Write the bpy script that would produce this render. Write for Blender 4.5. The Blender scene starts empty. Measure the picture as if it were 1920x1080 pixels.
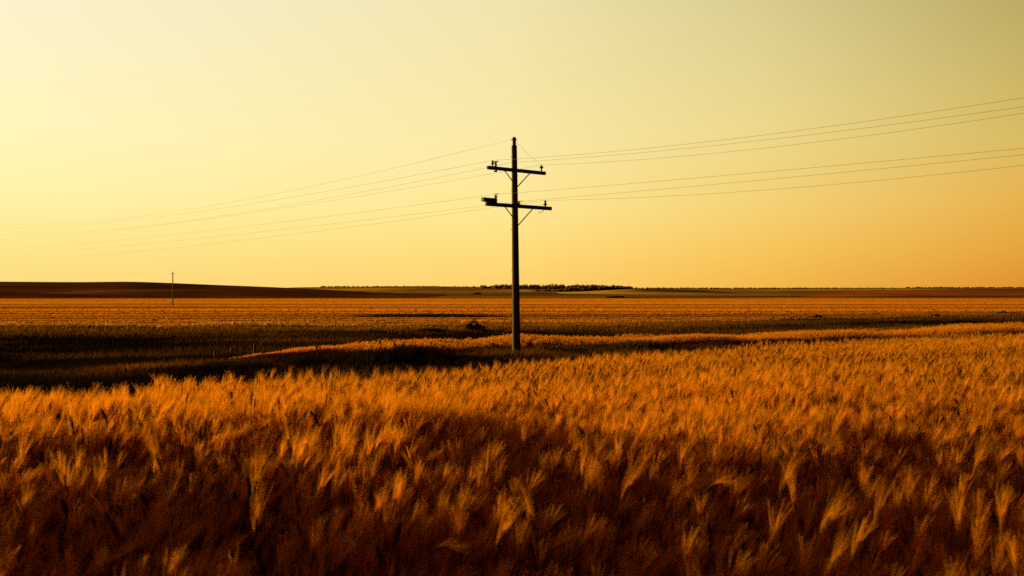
import bpy, math, random
import numpy as np
from mathutils import Vector, Matrix

random.seed(7)
rng = np.random.default_rng(7)
S = bpy.context.scene
COL = S.collection
R = math.radians
EYE = 1.5                      # eye height above the ground under the camera
F = 1880.0                     # focal length in photo pixels (1920 wide)
EXPO = 1.2

# ------------------------------------------------------------------ helpers
def lin(r, g, b):
    f = lambda c: (c/255/12.92) if c/255 <= .04045 else ((c/255+.055)/1.055)**2.4
    return (f(r), f(g), f(b))

def tag(o, label=None, cat=None, group=None, kind=None):
    if label: o['label'] = label
    if cat: o['category'] = cat
    if group: o['group'] = group
    if kind: o['kind'] = kind
    return o

def empty(name, loc, rz=0):
    o = bpy.data.objects.new(name, None); COL.objects.link(o)
    o.location = loc; o.rotation_euler = (0, 0, rz); o.empty_display_size = .2
    return o

class MB:
    """collects shapes and links them as ONE mesh object"""
    def __init__(s): s.v = []; s.f = []; s.m = []
    def add(s, vs, fs, mi=0):
        b = len(s.v); s.v += [tuple(v) for v in vs]
        s.f += [tuple(i+b for i in f) for f in fs]; s.m += [mi]*len(fs)
    def tube(s, pts, rad, n=8, mi=0, cap=True):
        pts = [Vector(p) for p in pts]
        if not hasattr(rad, '__len__'): rad = [rad]*len(pts)
        vs = []; fs = []
        up = None
        for i, p in enumerate(pts):
            d = (pts[min(i+1, len(pts)-1)] - pts[max(i-1, 0)])
            d.normalize()
            if up is None:
                up = Vector((0, 0, 1)) if abs(d.z) < .9 else Vector((1, 0, 0))
            a = d.cross(up)
            if a.length < 1e-4: a = d.cross(Vector((0, 1, 0)))
            a.normalize(); b = a.cross(d); up = b
            for k in range(n):
                t = 2*math.pi*k/n
                vs.append(p + (a*math.cos(t) + b*math.sin(t))*rad[i])
        for i in range(len(pts)-1):
            for k in range(n):
                q = (k+1) % n
                fs.append((i*n+k, i*n+q, (i+1)*n+q, (i+1)*n+k))
        if cap:
            fs.append(tuple(range(n))); fs.append(tuple(reversed(range((len(pts)-1)*n, len(pts)*n))))
        s.add(vs, fs, mi)
    def box(s, c, ax, ay, az, mi=0, bev=.12):
        """box with chamfered long edges; ax, ay, az are half-extent vectors (ax the long one)"""
        c = Vector(c); ax = Vector(ax); ay = Vector(ay); az = Vector(az)
        k = 1-bev
        ring = [(1, k), (k, 1), (-k, 1), (-1, k), (-1, -k), (-k, -1), (k, -1), (1, -k)]
        vs = []
        for e, sc in ((-1, .93), (-.985, 1), (.985, 1), (1, .93)):
            for y, z in ring: vs.append(c + ax*e + ay*y*sc + az*z*sc)
        fs = []
        for i in range(3):
            for q in range(8):
                fs.append((i*8+q, i*8+(q+1) % 8, (i+1)*8+(q+1) % 8, (i+1)*8+q))
        fs.append(tuple(reversed(range(8)))); fs.append(tuple(range(24, 32)))
        s.add(vs, fs, mi)
    def lathe(s, base, axis, prof, n=10, mi=0):
        base = Vector(base); axis = Vector(axis).normalized()
        s.tube([base + axis*h for h, r in prof], [r for h, r in prof], n, mi)
    def mesh(s, name, mats, smooth=True):
        me = bpy.data.meshes.new(name)
        me.from_pydata(s.v, [], s.f)
        for m in (mats if isinstance(mats, (list, tuple)) else [mats]): me.materials.append(m)
        me.polygons.foreach_set('material_index', s.m)
        if smooth: me.polygons.foreach_set('use_smooth', [True]*len(s.f))
        me.update(); return me
    def build(s, name, mats, parent=None, smooth=True):
        o = bpy.data.objects.new(name, s.mesh(name, mats, smooth)); COL.objects.link(o)
        if parent: o.parent = parent
        return o

def np_mesh(name, V, faces, mats, colors=None, smooth=False):
    """V (n,3), faces list of arrays (k,3) or (k,4)"""
    me = bpy.data.meshes.new(name)
    me.vertices.add(len(V)); me.vertices.foreach_set('co', np.asarray(V, np.float32).ravel())
    loops = np.concatenate([f.ravel() for f in faces]).astype(np.int32)
    tot = np.concatenate([np.full(len(f), f.shape[1]) for f in faces]).astype(np.int32)
    st = np.concatenate([[0], np.cumsum(tot)[:-1]]).astype(np.int32)
    me.loops.add(len(loops)); me.loops.foreach_set('vertex_index', loops)
    me.polygons.add(len(tot)); me.polygons.foreach_set('loop_start', st)
    me.polygons.foreach_set('loop_total', tot)
    me.polygons.foreach_set('use_smooth', np.full(len(tot), smooth))
    if colors is not None:
        a = me.color_attributes.new('tone', 'FLOAT_COLOR', 'POINT')
        c = np.ones((len(V), 4), np.float32); c[:, :3] = colors
        a.data.foreach_set('color', c.ravel())
    for m in (mats if isinstance(mats, (list, tuple)) else [mats]): me.materials.append(m)
    me.update(calc_edges=True); me.validate()
    return me

def link(name, me):
    o = bpy.data.objects.new(name, me); COL.objects.link(o); return o

def hash2(i, j, seed):
    h = (i.astype(np.int64)*374761393 + j.astype(np.int64)*668265263 + seed*69069) & 0xffffffff
    h = ((h ^ (h >> 13))*1274126177) & 0xffffffff
    return ((h ^ (h >> 16)) & 0xffff)/65535.0
def vnoise(x, y, seed=0):
    x = np.asarray(x, float); y = np.asarray(y, float)
    i = np.floor(x); j = np.floor(y); fx = x-i; fy = y-j
    fx = fx*fx*(3-2*fx); fy = fy*fy*(3-2*fy)
    a = hash2(i, j, seed); b = hash2(i+1, j, seed); c = hash2(i, j+1, seed); d = hash2(i+1, j+1, seed)
    return (a*(1-fx)+b*fx)*(1-fy) + (c*(1-fx)+d*fx)*fy
def fbm(x, y, seed=0, o=4):
    s = 0; a = .5; t = 0
    for k in range(o):
        s = s + a*vnoise(x*2**k, y*2**k, seed+k); t += a; a *= .55
    return s/t

# ------------------------------------------------------------------ materials
def new_mat(name):
    m = bpy.data.materials.new(name); m.use_nodes = True
    nt = m.node_tree; nt.nodes.clear()
    out = nt.nodes.new('ShaderNodeOutputMaterial')
    return m, nt, out

def leafy(name, col, trans=.5, tcol=None, attr=False, rnd=.25, gloss=0.0):
    """thin plant tissue: reflects and lets light through"""
    m, nt, out = new_mat(name)
    N = nt.nodes.new; L = nt.links.new
    if attr:
        src = N('ShaderNodeAttribute'); src.attribute_name = 'tone'; c = src.outputs['Color']
    else:
        oi = N('ShaderNodeObjectInfo')
        tc = N('ShaderNodeTexCoord')
        nz = N('ShaderNodeTexNoise'); nz.inputs['Scale'].default_value = 30
        L(tc.outputs['Object'], nz.inputs['Vector'])
        ad = N('ShaderNodeMath'); ad.operation = 'ADD'
        L(oi.outputs['Random'], ad.inputs[0]); L(nz.outputs['Fac'], ad.inputs[1])
        mr = N('ShaderNodeMapRange'); mr.inputs[1].default_value = .3; mr.inputs[2].default_value = 1.7
        mr.inputs[3].default_value = 1-rnd; mr.inputs[4].default_value = 1+rnd
        L(ad.outputs[0], mr.inputs[0])
        vm = N('ShaderNodeVectorMath'); vm.operation = 'SCALE'; vm.inputs[0].default_value = col
        L(mr.outputs[0], vm.inputs['Scale']); c = vm.outputs[0]
    d = N('ShaderNodeBsdfDiffuse'); t = N('ShaderNodeBsdfTranslucent'); mx = N('ShaderNodeMixShader')
    L(c, d.inputs['Color'])
    if tcol:
        vm2 = N('ShaderNodeVectorMath'); vm2.operation = 'MULTIPLY'; vm2.inputs[1].default_value = tcol
        L(c, vm2.inputs[0]); L(vm2.outputs[0], t.inputs['Color'])
    else: L(c, t.inputs['Color'])
    mx.inputs[0].default_value = trans
    L(d.outputs[0], mx.inputs[1]); L(t.outputs[0], mx.inputs[2])
    last = mx.outputs[0]
    if gloss:
        g = N('ShaderNodeBsdfGlossy'); g.inputs['Roughness'].default_value = .45
        g.inputs['Color'].default_value = (.8, .7, .5, 1)
        m2 = N('ShaderNodeMixShader'); m2.inputs[0].default_value = gloss
        L(last, m2.inputs[1]); L(g.outputs[0], m2.inputs[2]); last = m2.outputs[0]
    L(last, out.inputs['Surface'])
    return m

def solid(name, col, rough=.8, noise=0, scale=(8, 8, 8), metallic=0, attr=False, bump=0, spec=.15):
    m, nt, out = new_mat(name)
    N = nt.nodes.new; L = nt.links.new
    p = N('ShaderNodeBsdfPrincipled'); p.inputs['Roughness'].default_value = rough
    p.inputs['Metallic'].default_value = metallic
    p.inputs['Specular IOR Level'].default_value = spec
    tc = N('ShaderNodeTexCoord'); mp = N('ShaderNodeMapping'); mp.inputs['Scale'].default_value = scale
    nz = N('ShaderNodeTexNoise'); nz.inputs['Scale'].default_value = 1; nz.inputs['Detail'].default_value = 6
    L(tc.outputs['Object'], mp.inputs['Vector']); L(mp.outputs[0], nz.inputs['Vector'])
    mr = N('ShaderNodeMapRange'); mr.inputs[1].default_value = .3; mr.inputs[2].default_value = .7
    mr.inputs[3].default_value = 1-noise; mr.inputs[4].default_value = 1+noise
    L(nz.outputs['Fac'], mr.inputs[0])
    vm = N('ShaderNodeVectorMath'); vm.operation = 'SCALE'
    if attr:
        a = N('ShaderNodeAttribute'); a.attribute_name = 'tone'; L(a.outputs['Color'], vm.inputs[0])
    else: vm.inputs[0].default_value = col
    L(mr.outputs[0], vm.inputs['Scale']); L(vm.outputs[0], p.inputs['Base Color'])
    if bump:
        b = N('ShaderNodeBump'); b.inputs['Strength'].default_value = bump; b.inputs['Distance'].default_value = .02
        L(nz.outputs['Fac'], b.inputs['Height']); L(b.outputs[0], p.inputs['Normal'])
    L(p.outputs[0], out.inputs['Surface'])
    return m

M_AWN = leafy('barley_awn', (.66, .24, .022), .5, (1.0, .85, .5), rnd=.3)
M_EAR = leafy('barley_ear', (.10, .032, .005), .1, rnd=.4)
M_STRAW = leafy('straw', (.16, .052, .008), .3, (1, .8, .5), rnd=.45)
M_BLADE = leafy('grass_blade', (1, 1, 1), .4, (1, .85, .6), attr=True)
M_CROP = leafy('crop_blade', (1, 1, 1), .5, (1, .85, .6), attr=True)
M_LEAF = leafy('shrub_leaf', (1, 1, 1), .15, attr=True)
M_GROUND = solid('soil_and_stubble', (1, 1, 1), 1, .3, (1.7, 1.7, 1.7), attr=True, spec=0)
M_HILL = solid('hill_cover', (1, 1, 1), 1, .25, (.04, .012, .05), attr=True, spec=0)
M_WOOD = solid('weathered_pole_wood', (.05, .02, .006), .85, .35, (25, 25, 1.2), bump=.5)
M_ARM = solid('crossarm_timber', (.04, .02, .010), .85, .3, (9, 9, 30), bump=.4)
M_STEEL = solid('galvanised_steel', (.05, .035, .025), .7, .25, (12, 12, 12), metallic=.3)
M_PORC = solid('brown_porcelain', (.07, .03, .018), .35, .1, (20, 20, 20))
M_WIRE = solid('weathered_cable', (.17, .10, .045), .7, .1, (5, 5, 5))
M_FARPOLE = solid('haze_paled_wood', (.20, .09, .03), .9, .2, (5, 5, 1))  # distance haze is put into this lighter wood colour
M_WOODS = leafy('far_foliage', (1, 1, 1), .5, attr=True)
M_POST = solid('grey_post_wood', (.07, .045, .028), .9, .3, (20, 20, 3))
M_STEM = solid('dry_stem', (.035, .02, .01), .9, .2, (20, 20, 20))

# ------------------------------------------------------------------ terrain
XS = [0, 240, 480, 720, 960, 1200, 1440, 1920]
US = np.array([(x-960)/F for x in XS])
PROF = {   # (distance, height below the eye)
 0:    [(0, -1.5), (6, -1.68), (12, -2.05), (15, -2.5), (22, -2.72), (32, -3.05), (45, -4.1), (60, -4.5), (80, -4.6), (100, -4.45), (130, -4.5)],
 240:  [(0, -1.5), (6, -1.70), (12.5, -2.07), (16, -2.6), (24, -2.9), (38, -3.15), (50, -3.9), (62, -4.5), (80, -4.6), (100, -4.5), (130, -4.5)],
 480:  [(0, -1.5), (7, -1.74), (14, -2.1), (19, -2.75), (28, -3.02), (42, -3.32), (46, -3.45), (55, -4.05), (80, -4.65), (100, -4.55), (130, -4.5)],
 720:  [(0, -1.5), (9, -1.86), (18, -2.3), (23, -2.9), (32, -3.05), (42, -3.2), (50, -3.42), (60, -4.1), (82, -4.6), (100, -4.5), (130, -4.5)],
 960:  [(0, -1.5), (12, -2.02), (24, -2.62), (30, -3.0), (36, -3.03), (43, -3.06), (48, -3.15), (56, -3.42), (68, -4.2), (85, -4.55), (110, -4.5), (130, -4.5)],
 1200: [(0, -1.5), (14, -2.08), (30, -2.76), (35, -3.02), (44, -3.06), (50, -3.15), (60, -3.5), (72, -4.3), (90, -4.6), (115, -4.5), (135, -4.5)],
 1440: [(0, -1.5), (16, -2.12), (36, -2.86), (41, -3.08), (50, -3.12), (54, -3.2), (64, -3.58), (76, -4.3), (95, -4.6), (120, -4.5), (140, -4.5)],
 1920: [(0, -1.5), (20, -2.2), (50, -3.08), (55, -3.2), (60, -3.1), (75, -3.2), (90, -4.0), (112, -4.5), (140, -4.5), (170, -4.5)],
}
LOGD = np.linspace(math.log(.3), math.log(9000), 500)
DG = np.exp(LOGD)
UG = np.linspace(-1.3, 1.3, 261)
_cols = []
for x in XS:
    p = PROF[x] + [(9000, -4.5)]
    z = np.interp(DG, [a for a, b in p], [b for a, b in p])
    k = np.array([1, 2, 3, 4, 3, 2, 1.]); k /= k.sum()
    for _ in range(2): z = np.convolve(np.pad(z, 3, mode='edge'), k, 'valid')
    _cols.append(z)
_cols = np.array(_cols)
ZG = np.array([np.interp(np.clip(UG, US[0], US[-1]), US, _cols[:, j]) for j in range(len(DG))])   # (D, U)
ku = np.hanning(13); ku /= ku.sum()
ZG = np.array([np.convolve(np.pad(r, 6, mode='edge'), ku, 'valid') for r in ZG])
def ud(X, Y):
    d = np.maximum(np.maximum(Y, np.abs(X)/1.3), np.maximum(-Y*.8, .3))
    return np.clip(X/d, -1.3, 1.3), d
def gz(X, Y):
    X = np.asarray(X, float); Y = np.asarray(Y, float)
    u, d = ud(X, Y)
    a = np.clip((np.log(d)-LOGD[0])/(LOGD[1]-LOGD[0]), 0, len(DG)-1.001)
    b = np.clip((u+1.3)/(UG[1]-UG[0]), 0, len(UG)-1.001)
    i = a.astype(int); j = b.astype(int); fa = a-i; fb = b-j
    z = (ZG[i, j]*(1-fb)+ZG[i, j+1]*fb)*(1-fa) + (ZG[i+1, j]*(1-fb)+ZG[i+1, j+1]*fb)*fa
    rough = np.clip((d-10)/40, 0, 1)*np.clip((150-d)/40, 0, 1)
    z = z + (fbm(X*.22, Y*.22, 5)-.5)*.35*rough + (fbm(X*.6, Y*.6, 9, 2)-.5)*.10*np.clip(d/8, 0, 1)*np.clip((400-d)/200, 0, 1)
    # hollow added round the camera so the nearest barley sinks into shade
    t = np.clip((3.3+.34*X+1.4*(vnoise(X*.5, Y*.5, 57)-.5)+5.4-Y)/5.4, 0, 1)
    z = z - .45*t*t*(3-2*t)*np.clip((40-d)/20, 0, 1)
    z = z + .26*(fbm(X*.8, Y*.8, 58, 2)-.5)*np.clip((12-d)/4, 0, 1)
    return z + EYE
def edge(vals): return lambda u: np.interp(u, US, vals)
E1 = edge([9.8, 10.8, 12.6, 16.6, 23, 29.5, 36, 50])             # far edge of the near barley
S0 = edge([44, 43, 42, 43, 46.5, 49, 52, 60])             # the barley strip beyond the pole
S1 = edge([40, 42, 46, 50, 56, 60, 64, 76])
F0 = edge([114, 112, 116, 114, 118, 120, 130, 160])       # near edge of the far field
F1 = 384.0
def at(px, py, D):
    """point of the photo at distance D"""
    return Vector(((px-960)/F*D, D, EYE + (540-py)/F*D))
def onground(px, D):
    X = (px-960)/F*D
    return Vector((X, D, float(gz(X, D))))

def cmix(a, b, t): return np.asarray(a)*(1-t[..., None]) + np.asarray(b)*t[..., None]
# ground sheet
def build_ground():
    th = np.concatenate([np.linspace(-180, -42, 60)[:-1], np.linspace(-42, 42, 420), np.linspace(42, 180, 60)[1:]])
    th = np.radians(th)
    rr = np.exp(np.linspace(math.log(.35), math.log(4000), 280))
    T, RR = np.meshgrid(th, rr)
    X = np.sin(T)*RR; Y = np.cos(T)*RR
    Z = gz(X, Y)
    u, d = ud(X, Y)
    n = vnoise(X*.08, Y*.3, 21)
    C = np.zeros(X.shape+(3,))
    C[...] = (.075, .045, .018)                                   # distant pasture
    dw = d*(1+(fbm(X*.05, Y*.05, 31)-.5)*.10)
    def put(mask, col): C[mask] = col
    band = vnoise(u*3, d*.05, 77)
    far = d >= F1
    band = np.clip(vnoise(u*4, np.log(d)*9, 77)*1.8-.4, 0, 1)
    C[far] = cmix((.15, .06, .011), (.52, .25, .046), band)[far]
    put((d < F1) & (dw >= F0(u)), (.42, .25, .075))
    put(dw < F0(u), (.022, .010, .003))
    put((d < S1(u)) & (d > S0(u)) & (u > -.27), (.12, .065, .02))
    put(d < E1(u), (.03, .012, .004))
    V = np.stack([X, Y, Z], -1).reshape(-1, 3)
    nr, nt_ = X.shape
    i = np.arange(nr-1)[:, None]*nt_ + np.arange(nt_-1)[None, :]
    q = np.stack([i, i+nt_, i+nt_+1, i+1], -1).reshape(-1, 4)[:, ::-1]
    V = np.vstack([V, [[0, 0, float(gz(0, .3))]]])
    c = len(V)-1; a = np.arange(nt_-1)
    fan = np.stack([a+1, a, np.full_like(a, c)], -1)[:, ::-1]
    cols = np.vstack([C.reshape(-1, 3), [[.075, .04, .015]]])
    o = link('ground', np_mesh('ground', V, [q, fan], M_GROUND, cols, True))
    tag(o, 'rolling farmland ground with fields and a shallow dark ravine', 'ground', kind='structure')
build_ground()

# hills
def hill(pts, Yc, wf, wb, base, colfn, label, seed, rough=.15):
    px = np.linspace(pts[0][0], pts[-1][0], 260)
    py = np.interp(px, [p[0] for p in pts], [p[1] for p in pts])
    k = np.hanning(17); k /= k.sum()
    py = np.convolve(np.pad(py, 8, mode='edge'), k, 'valid')
    u = (px-960)/F
    h = (540-py)/F*Yc - (base)                        # crest above the foot
    s = np.linspace(-1, 1, 70)
    Yd = np.where(s < 0, Yc + s*wf, Yc + s*wb)
    prof = .5+.5*np.cos(np.pi*s)
    X = u[None, :]*Yd[:, None]*1.0
    Y = np.repeat(Yd[:, None], len(u), 1)
    Z = base - .25 + (h[None, :]+.25)*prof[:, None] + (fbm(X*.02, Y*.02, seed)-.5)*rough*prof[:, None]
    Z = Z + EYE
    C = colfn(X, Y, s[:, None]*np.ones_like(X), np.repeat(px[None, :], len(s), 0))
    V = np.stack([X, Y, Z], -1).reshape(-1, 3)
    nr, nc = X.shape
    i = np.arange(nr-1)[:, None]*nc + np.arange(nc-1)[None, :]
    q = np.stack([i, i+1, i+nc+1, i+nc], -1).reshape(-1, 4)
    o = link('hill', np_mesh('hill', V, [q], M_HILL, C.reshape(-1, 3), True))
    tag(o, label, 'hill', kind='structure')
    return o
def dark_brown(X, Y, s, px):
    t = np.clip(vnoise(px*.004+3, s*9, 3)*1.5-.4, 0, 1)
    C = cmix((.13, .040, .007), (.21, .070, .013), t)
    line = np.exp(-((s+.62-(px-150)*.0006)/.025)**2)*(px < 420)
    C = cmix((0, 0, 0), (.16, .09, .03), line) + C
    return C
def olive(X, Y, s, px):
    t = np.clip(vnoise(px*.006+9, s*6, 13)*1.8-.5, 0, 1)
    return cmix((.34, .16, .028), (.80, .42, .085), t)  # ridge colour lightened to stand in for distance haze
def redbrown(X, Y, s, px):
    t = np.clip(vnoise(px*.003+1, s*8, 23)*1.7-.4, 0, 1)
    return cmix((.16, .038, .007), (.42, .11, .019), t)
def darkfield(X, Y, s, px):
    t = vnoise(px*.01, s*4, 43)
    return cmix((.13, .05, .010), (.24, .095, .018), t)
hill([(-700, 536), (-300, 530), (0, 528), (140, 529), (250, 528), (330, 531), (400, 534), (480, 537), (560, 540.5), (640, 545), (720, 549), (800, 552), (900, 555)],
     640, 240, 300, -4.5, dark_brown, 'long dark brown hill rising at the left behind the golden field', 1)
hill([(-400, 540), (-100, 543), (0, 546), (120, 551), (240, 556.5), (330, 561.5)],
     470, 75, 120, -4.6, dark_brown, 'low dark swell at the foot of the left hill', 2)
hill([(480, 561), (540, 557), (600, 552.5), (660, 551), (740, 552), (830, 555), (920, 559)],
     560, 150, 150, -4.6, darkfield, 'low dark mound between the left hill and the pole', 3)
hill([(420, 546), (500, 541), (560, 538.5), (650, 538), (720, 537), (800, 536.5), (870, 537.5), (940, 539), (1060, 540), (1180, 541), (1300, 543)],
     1700, 800, 500, -4.6, olive, 'far olive ridge on the horizon left of the pole', 4)
hill([(640, 549), (760, 546), (880, 547), (990, 550), (1080, 551)], 900, 250, 250, -4.6, olive, 'gentle olive rise under the wood left of the pole', 6)
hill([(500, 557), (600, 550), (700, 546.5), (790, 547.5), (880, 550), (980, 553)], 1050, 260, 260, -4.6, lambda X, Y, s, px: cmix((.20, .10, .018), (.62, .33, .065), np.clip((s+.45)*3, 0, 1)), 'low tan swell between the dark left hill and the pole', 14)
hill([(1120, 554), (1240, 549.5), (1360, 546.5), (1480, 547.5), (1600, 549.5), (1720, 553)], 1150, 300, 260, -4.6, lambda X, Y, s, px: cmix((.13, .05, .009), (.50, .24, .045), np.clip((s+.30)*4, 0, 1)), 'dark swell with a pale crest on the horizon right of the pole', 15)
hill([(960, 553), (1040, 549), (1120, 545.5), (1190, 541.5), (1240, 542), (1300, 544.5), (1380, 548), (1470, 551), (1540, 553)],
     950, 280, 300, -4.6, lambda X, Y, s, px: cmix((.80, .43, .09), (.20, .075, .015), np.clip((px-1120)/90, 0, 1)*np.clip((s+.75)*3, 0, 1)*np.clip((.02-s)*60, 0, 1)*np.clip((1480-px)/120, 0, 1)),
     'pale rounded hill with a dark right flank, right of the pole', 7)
hill([(1060, 562), (1120, 559), (1160, 557), (1260, 557.5), (1400, 559), (1560, 561)], 430, 45, 60, -4.6, darkfield,
     'thin dark bank along the back of the golden field', 8)
hill([(1340, 556), (1420, 554), (1500, 551), (1600, 547), (1700, 543.8), (1800, 542), (1920, 541.5), (2300, 538), (2700, 541)],
     720, 300, 300, -4.5, redbrown, 'broad red brown hill at the right edge', 9)
hill([(900, 544), (1050, 541.5), (1200, 540.6), (1500, 541), (1700, 540), (1920, 539.4), (2400, 538), (2900, 540)],
     2600, 1000, 800, -4.6, olive, 'farthest flat ridge along the right horizon', 10)

# ------------------------------------------------------------------ blade vegetation
def blades(X, Y, Z, h, w, col, lean=.35, rows=False, wind=0.15):
    w = np.broadcast_to(w, X.shape)
    """one bent pointed blade per point: two faces"""
    n = len(X)
    a = rng.normal(0, .10, n) if rows else rng.uniform(0, 2*np.pi, n)
    l = rng.normal(0, lean, n)*h
    la = rng.uniform(0, 2*np.pi, n)
    dx = np.cos(la)*l + wind*h; dy = np.sin(la)*l
    bx = np.cos(a)*w*.5; by = np.sin(a)*w*.5
    P = np.stack([X, Y, Z], -1)
    v0 = P + np.stack([-bx, -by, np.full(n, -.05)], -1)
    v1 = P + np.stack([bx, by, np.full(n, -.05)], -1)
    m = P + np.stack([dx*.3, dy*.3, h*.6], -1)
    v2 = m + np.stack([bx*.75, by*.75, np.zeros(n)], -1)
    v3 = m + np.stack([-bx*.75, -by*.75, np.zeros(n)], -1)
    v4 = P + np.stack([dx, dy, h], -1)
    V = np.stack([v0, v1, v2, v3, v4], 1).reshape(-1, 3)
    b = np.arange(n)*5
    q = np.stack([b, b+1, b+2, b+3], -1); t = np.stack([b+3, b+2, b+4], -1)
    C = np.repeat(col, 5, 0)
    return V, q, t, C

def stuff_blades(name, label, cat, sets, mat):
    Vs = []; Q = []; T = []; Cs = []; off = 0
    for V, q, t, C in sets:
        Vs.append(V); Q.append(q+off); T.append(t+off); Cs.append(C); off += len(V)
    o = link(name, np_mesh(name, np.vstack(Vs), [np.vstack(Q), np.vstack(T)], mat, np.vstack(Cs)))
    return tag(o, label, cat, kind='stuff')

def wedge(n, d0, d1, umin=-.68, umax=.68, power=1.0):
    """random points in the wedge, uniform in area (power 1) or thinned with distance"""
    q = rng.uniform(0, 1, n)
    e = 2-power
    d = (d0**e + q*(d1**e-d0**e))**(1/e) if e > 1e-6 else d0*(d1/d0)**q
    u = rng.uniform(umin, umax, n)
    return u*d, d, u

def jit(col, n, s=.25, t=None):
    k = 1+rng.uniform(-s, s, n)
    c = np.asarray(col)
    if c.ndim == 1: c = np.repeat(c[None], n, 0)
    return c*k[:, None]

# grass of the verge and ravine, near part
def dark_grass():
    sets = []
    X, Y, u = wedge(420000, 11, 62, power=.6)
    keep = (Y > E1(u)+rng.normal(0, .25, len(u)))
    strip = (Y > S0(u)+2.0) & (Y < S1(u)+.3) & (u > -.262) & (rng.uniform(0, 1, len(u)) < .93)
    keep &= ~strip
    X, Y, u = X[keep], Y[keep], u[keep]
    n = len(X)
    patch = fbm(X*.25, Y*.5, 61)
    # sun on the left bank's crest painted as golden grass, dark weeds elsewhere
    lit_crest = np.exp(-((Y-(33+8*np.clip((u+.45)/.18, 0, 1)))/2.6)**2)*np.clip((-.20-u)/.08, 0, 1)*(.25+.55*np.exp(-((u+.36)/.07)**2))
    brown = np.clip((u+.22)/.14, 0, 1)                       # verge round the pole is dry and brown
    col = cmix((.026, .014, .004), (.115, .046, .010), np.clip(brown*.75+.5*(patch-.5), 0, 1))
    col = cmix(col, (.26, .12, .035), np.clip(lit_crest*1.1, 0, 1)*(.5+.5*patch)) if False else col*(1-(lit_crest*.8)[:, None]) + np.array((.26, .09, .018))*(lit_crest*.8)[:, None]
    lf = np.clip((-.17-u)/.12, 0, 1)*(1-lit_crest)
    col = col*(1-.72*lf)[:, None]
    h = (.22+.25*patch)*rng.uniform(.6, 1.3, n)
    h = h*(1+.7*np.exp(-((X-.2)/3)**2-((Y-39.5)/2.2)**2))
    w = np.clip(.0012*Y, .018, .08)
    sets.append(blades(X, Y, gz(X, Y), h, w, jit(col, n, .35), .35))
    # ravine floor and far bank
    X, Y, u = wedge(330000, 55, 176, power=.8)
    keep = (Y < F0(u)*(1+.03*(vnoise(X*.1, Y*.1, 3)-.5)) ) & (Y > S1(u)+2)
    X, Y, u = X[keep], Y[keep], u[keep]; n = len(X)
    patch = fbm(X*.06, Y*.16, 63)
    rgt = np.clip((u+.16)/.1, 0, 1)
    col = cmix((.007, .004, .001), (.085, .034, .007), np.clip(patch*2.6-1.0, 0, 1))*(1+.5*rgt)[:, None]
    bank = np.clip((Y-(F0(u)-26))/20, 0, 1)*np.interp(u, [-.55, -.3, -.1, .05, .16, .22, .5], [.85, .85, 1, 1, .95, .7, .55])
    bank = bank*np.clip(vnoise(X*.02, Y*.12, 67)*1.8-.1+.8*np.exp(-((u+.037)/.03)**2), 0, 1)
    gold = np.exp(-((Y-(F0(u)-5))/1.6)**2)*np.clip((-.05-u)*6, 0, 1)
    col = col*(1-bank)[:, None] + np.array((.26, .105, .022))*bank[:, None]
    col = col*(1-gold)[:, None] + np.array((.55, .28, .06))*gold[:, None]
    h = (.3+.5*patch)*rng.uniform(.6, 1.3, n)
    w = np.clip(.0013*Y, .05, .25)
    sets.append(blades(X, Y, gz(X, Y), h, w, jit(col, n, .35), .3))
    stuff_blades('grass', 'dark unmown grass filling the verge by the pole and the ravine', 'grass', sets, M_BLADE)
dark_grass()

# the tall dark weeds in front of the strip, left of the pole
def weeds():
    n = 26000
    px = rng.uniform(505, 900, n); D = rng.normal(39.5, 1.5, n)
    env = np.interp(px, [505, 540, 600, 700, 800, 850, 900], [.25, .75, .95, 1, .95, .7, .12])
    keep = rng.uniform(0, 1, n) < env
    px, D, env = px[keep], D[keep], env[keep]; n = len(px)
    X = (px-960)/F*D; Y = D
    bump = .35+.9*vnoise(X*1.1, Y*.3, 71)*vnoise(X*3.1, Y*.5, 72)+.25*vnoise(X*.4, Y*0, 73)
    h = .92*env*bump*rng.uniform(.35, 1.15, n)*np.where(rng.uniform(0, 1, n) < .02, 1.5, 1)
    col = jit((.012, .007, .002), n, .4)
    a = blades(X, Y, gz(X, Y), h, np.where(h > .55, .035, .06), col, .25)
    n = 5000                                              # lower dark patch left of it and the sodden patch in the far field
    px = rng.uniform(380, 480, n); D = rng.normal(38.5, 1.0, n)
    X = (px-960)/F*D
    b = blades(X, D, gz(X, D), .35*rng.uniform(.5, 1.2, n), np.full(n, .06), jit((.014, .011, .005), n, .4), .25)
    n = 5000
    px = 800+rng.normal(0, 55, n); D = 152+rng.normal(0, 3, n)
    X = (px-960)/F*D
    c = blades(X, D, gz(X, D), .5*rng.uniform(.5, 1.1, n), np.full(n, .25), jit((.018, .011, .005), n, .4), .25)
    n = 14000                                             # weeds at the strip's foot right of the pole
    px = rng.uniform(1000, 1960, n); u = (px-960)/F; D = S0(u)-1.2+rng.normal(0, .9, n)
    X = u*D; k = .4+.8*vnoise(X*.5, D*.2, 17)
    d = blades(X, D, gz(X, D), .55*k*rng.uniform(.5, 1.2, n), np.full(n, .07), jit((.05, .026, .010), n, .4), .25)
    stuff_blades('weeds', 'dark ragged weeds along the verge and the edges of the barley', 'weeds', [a, b, c, d], M_BLADE)
weeds()

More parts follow.
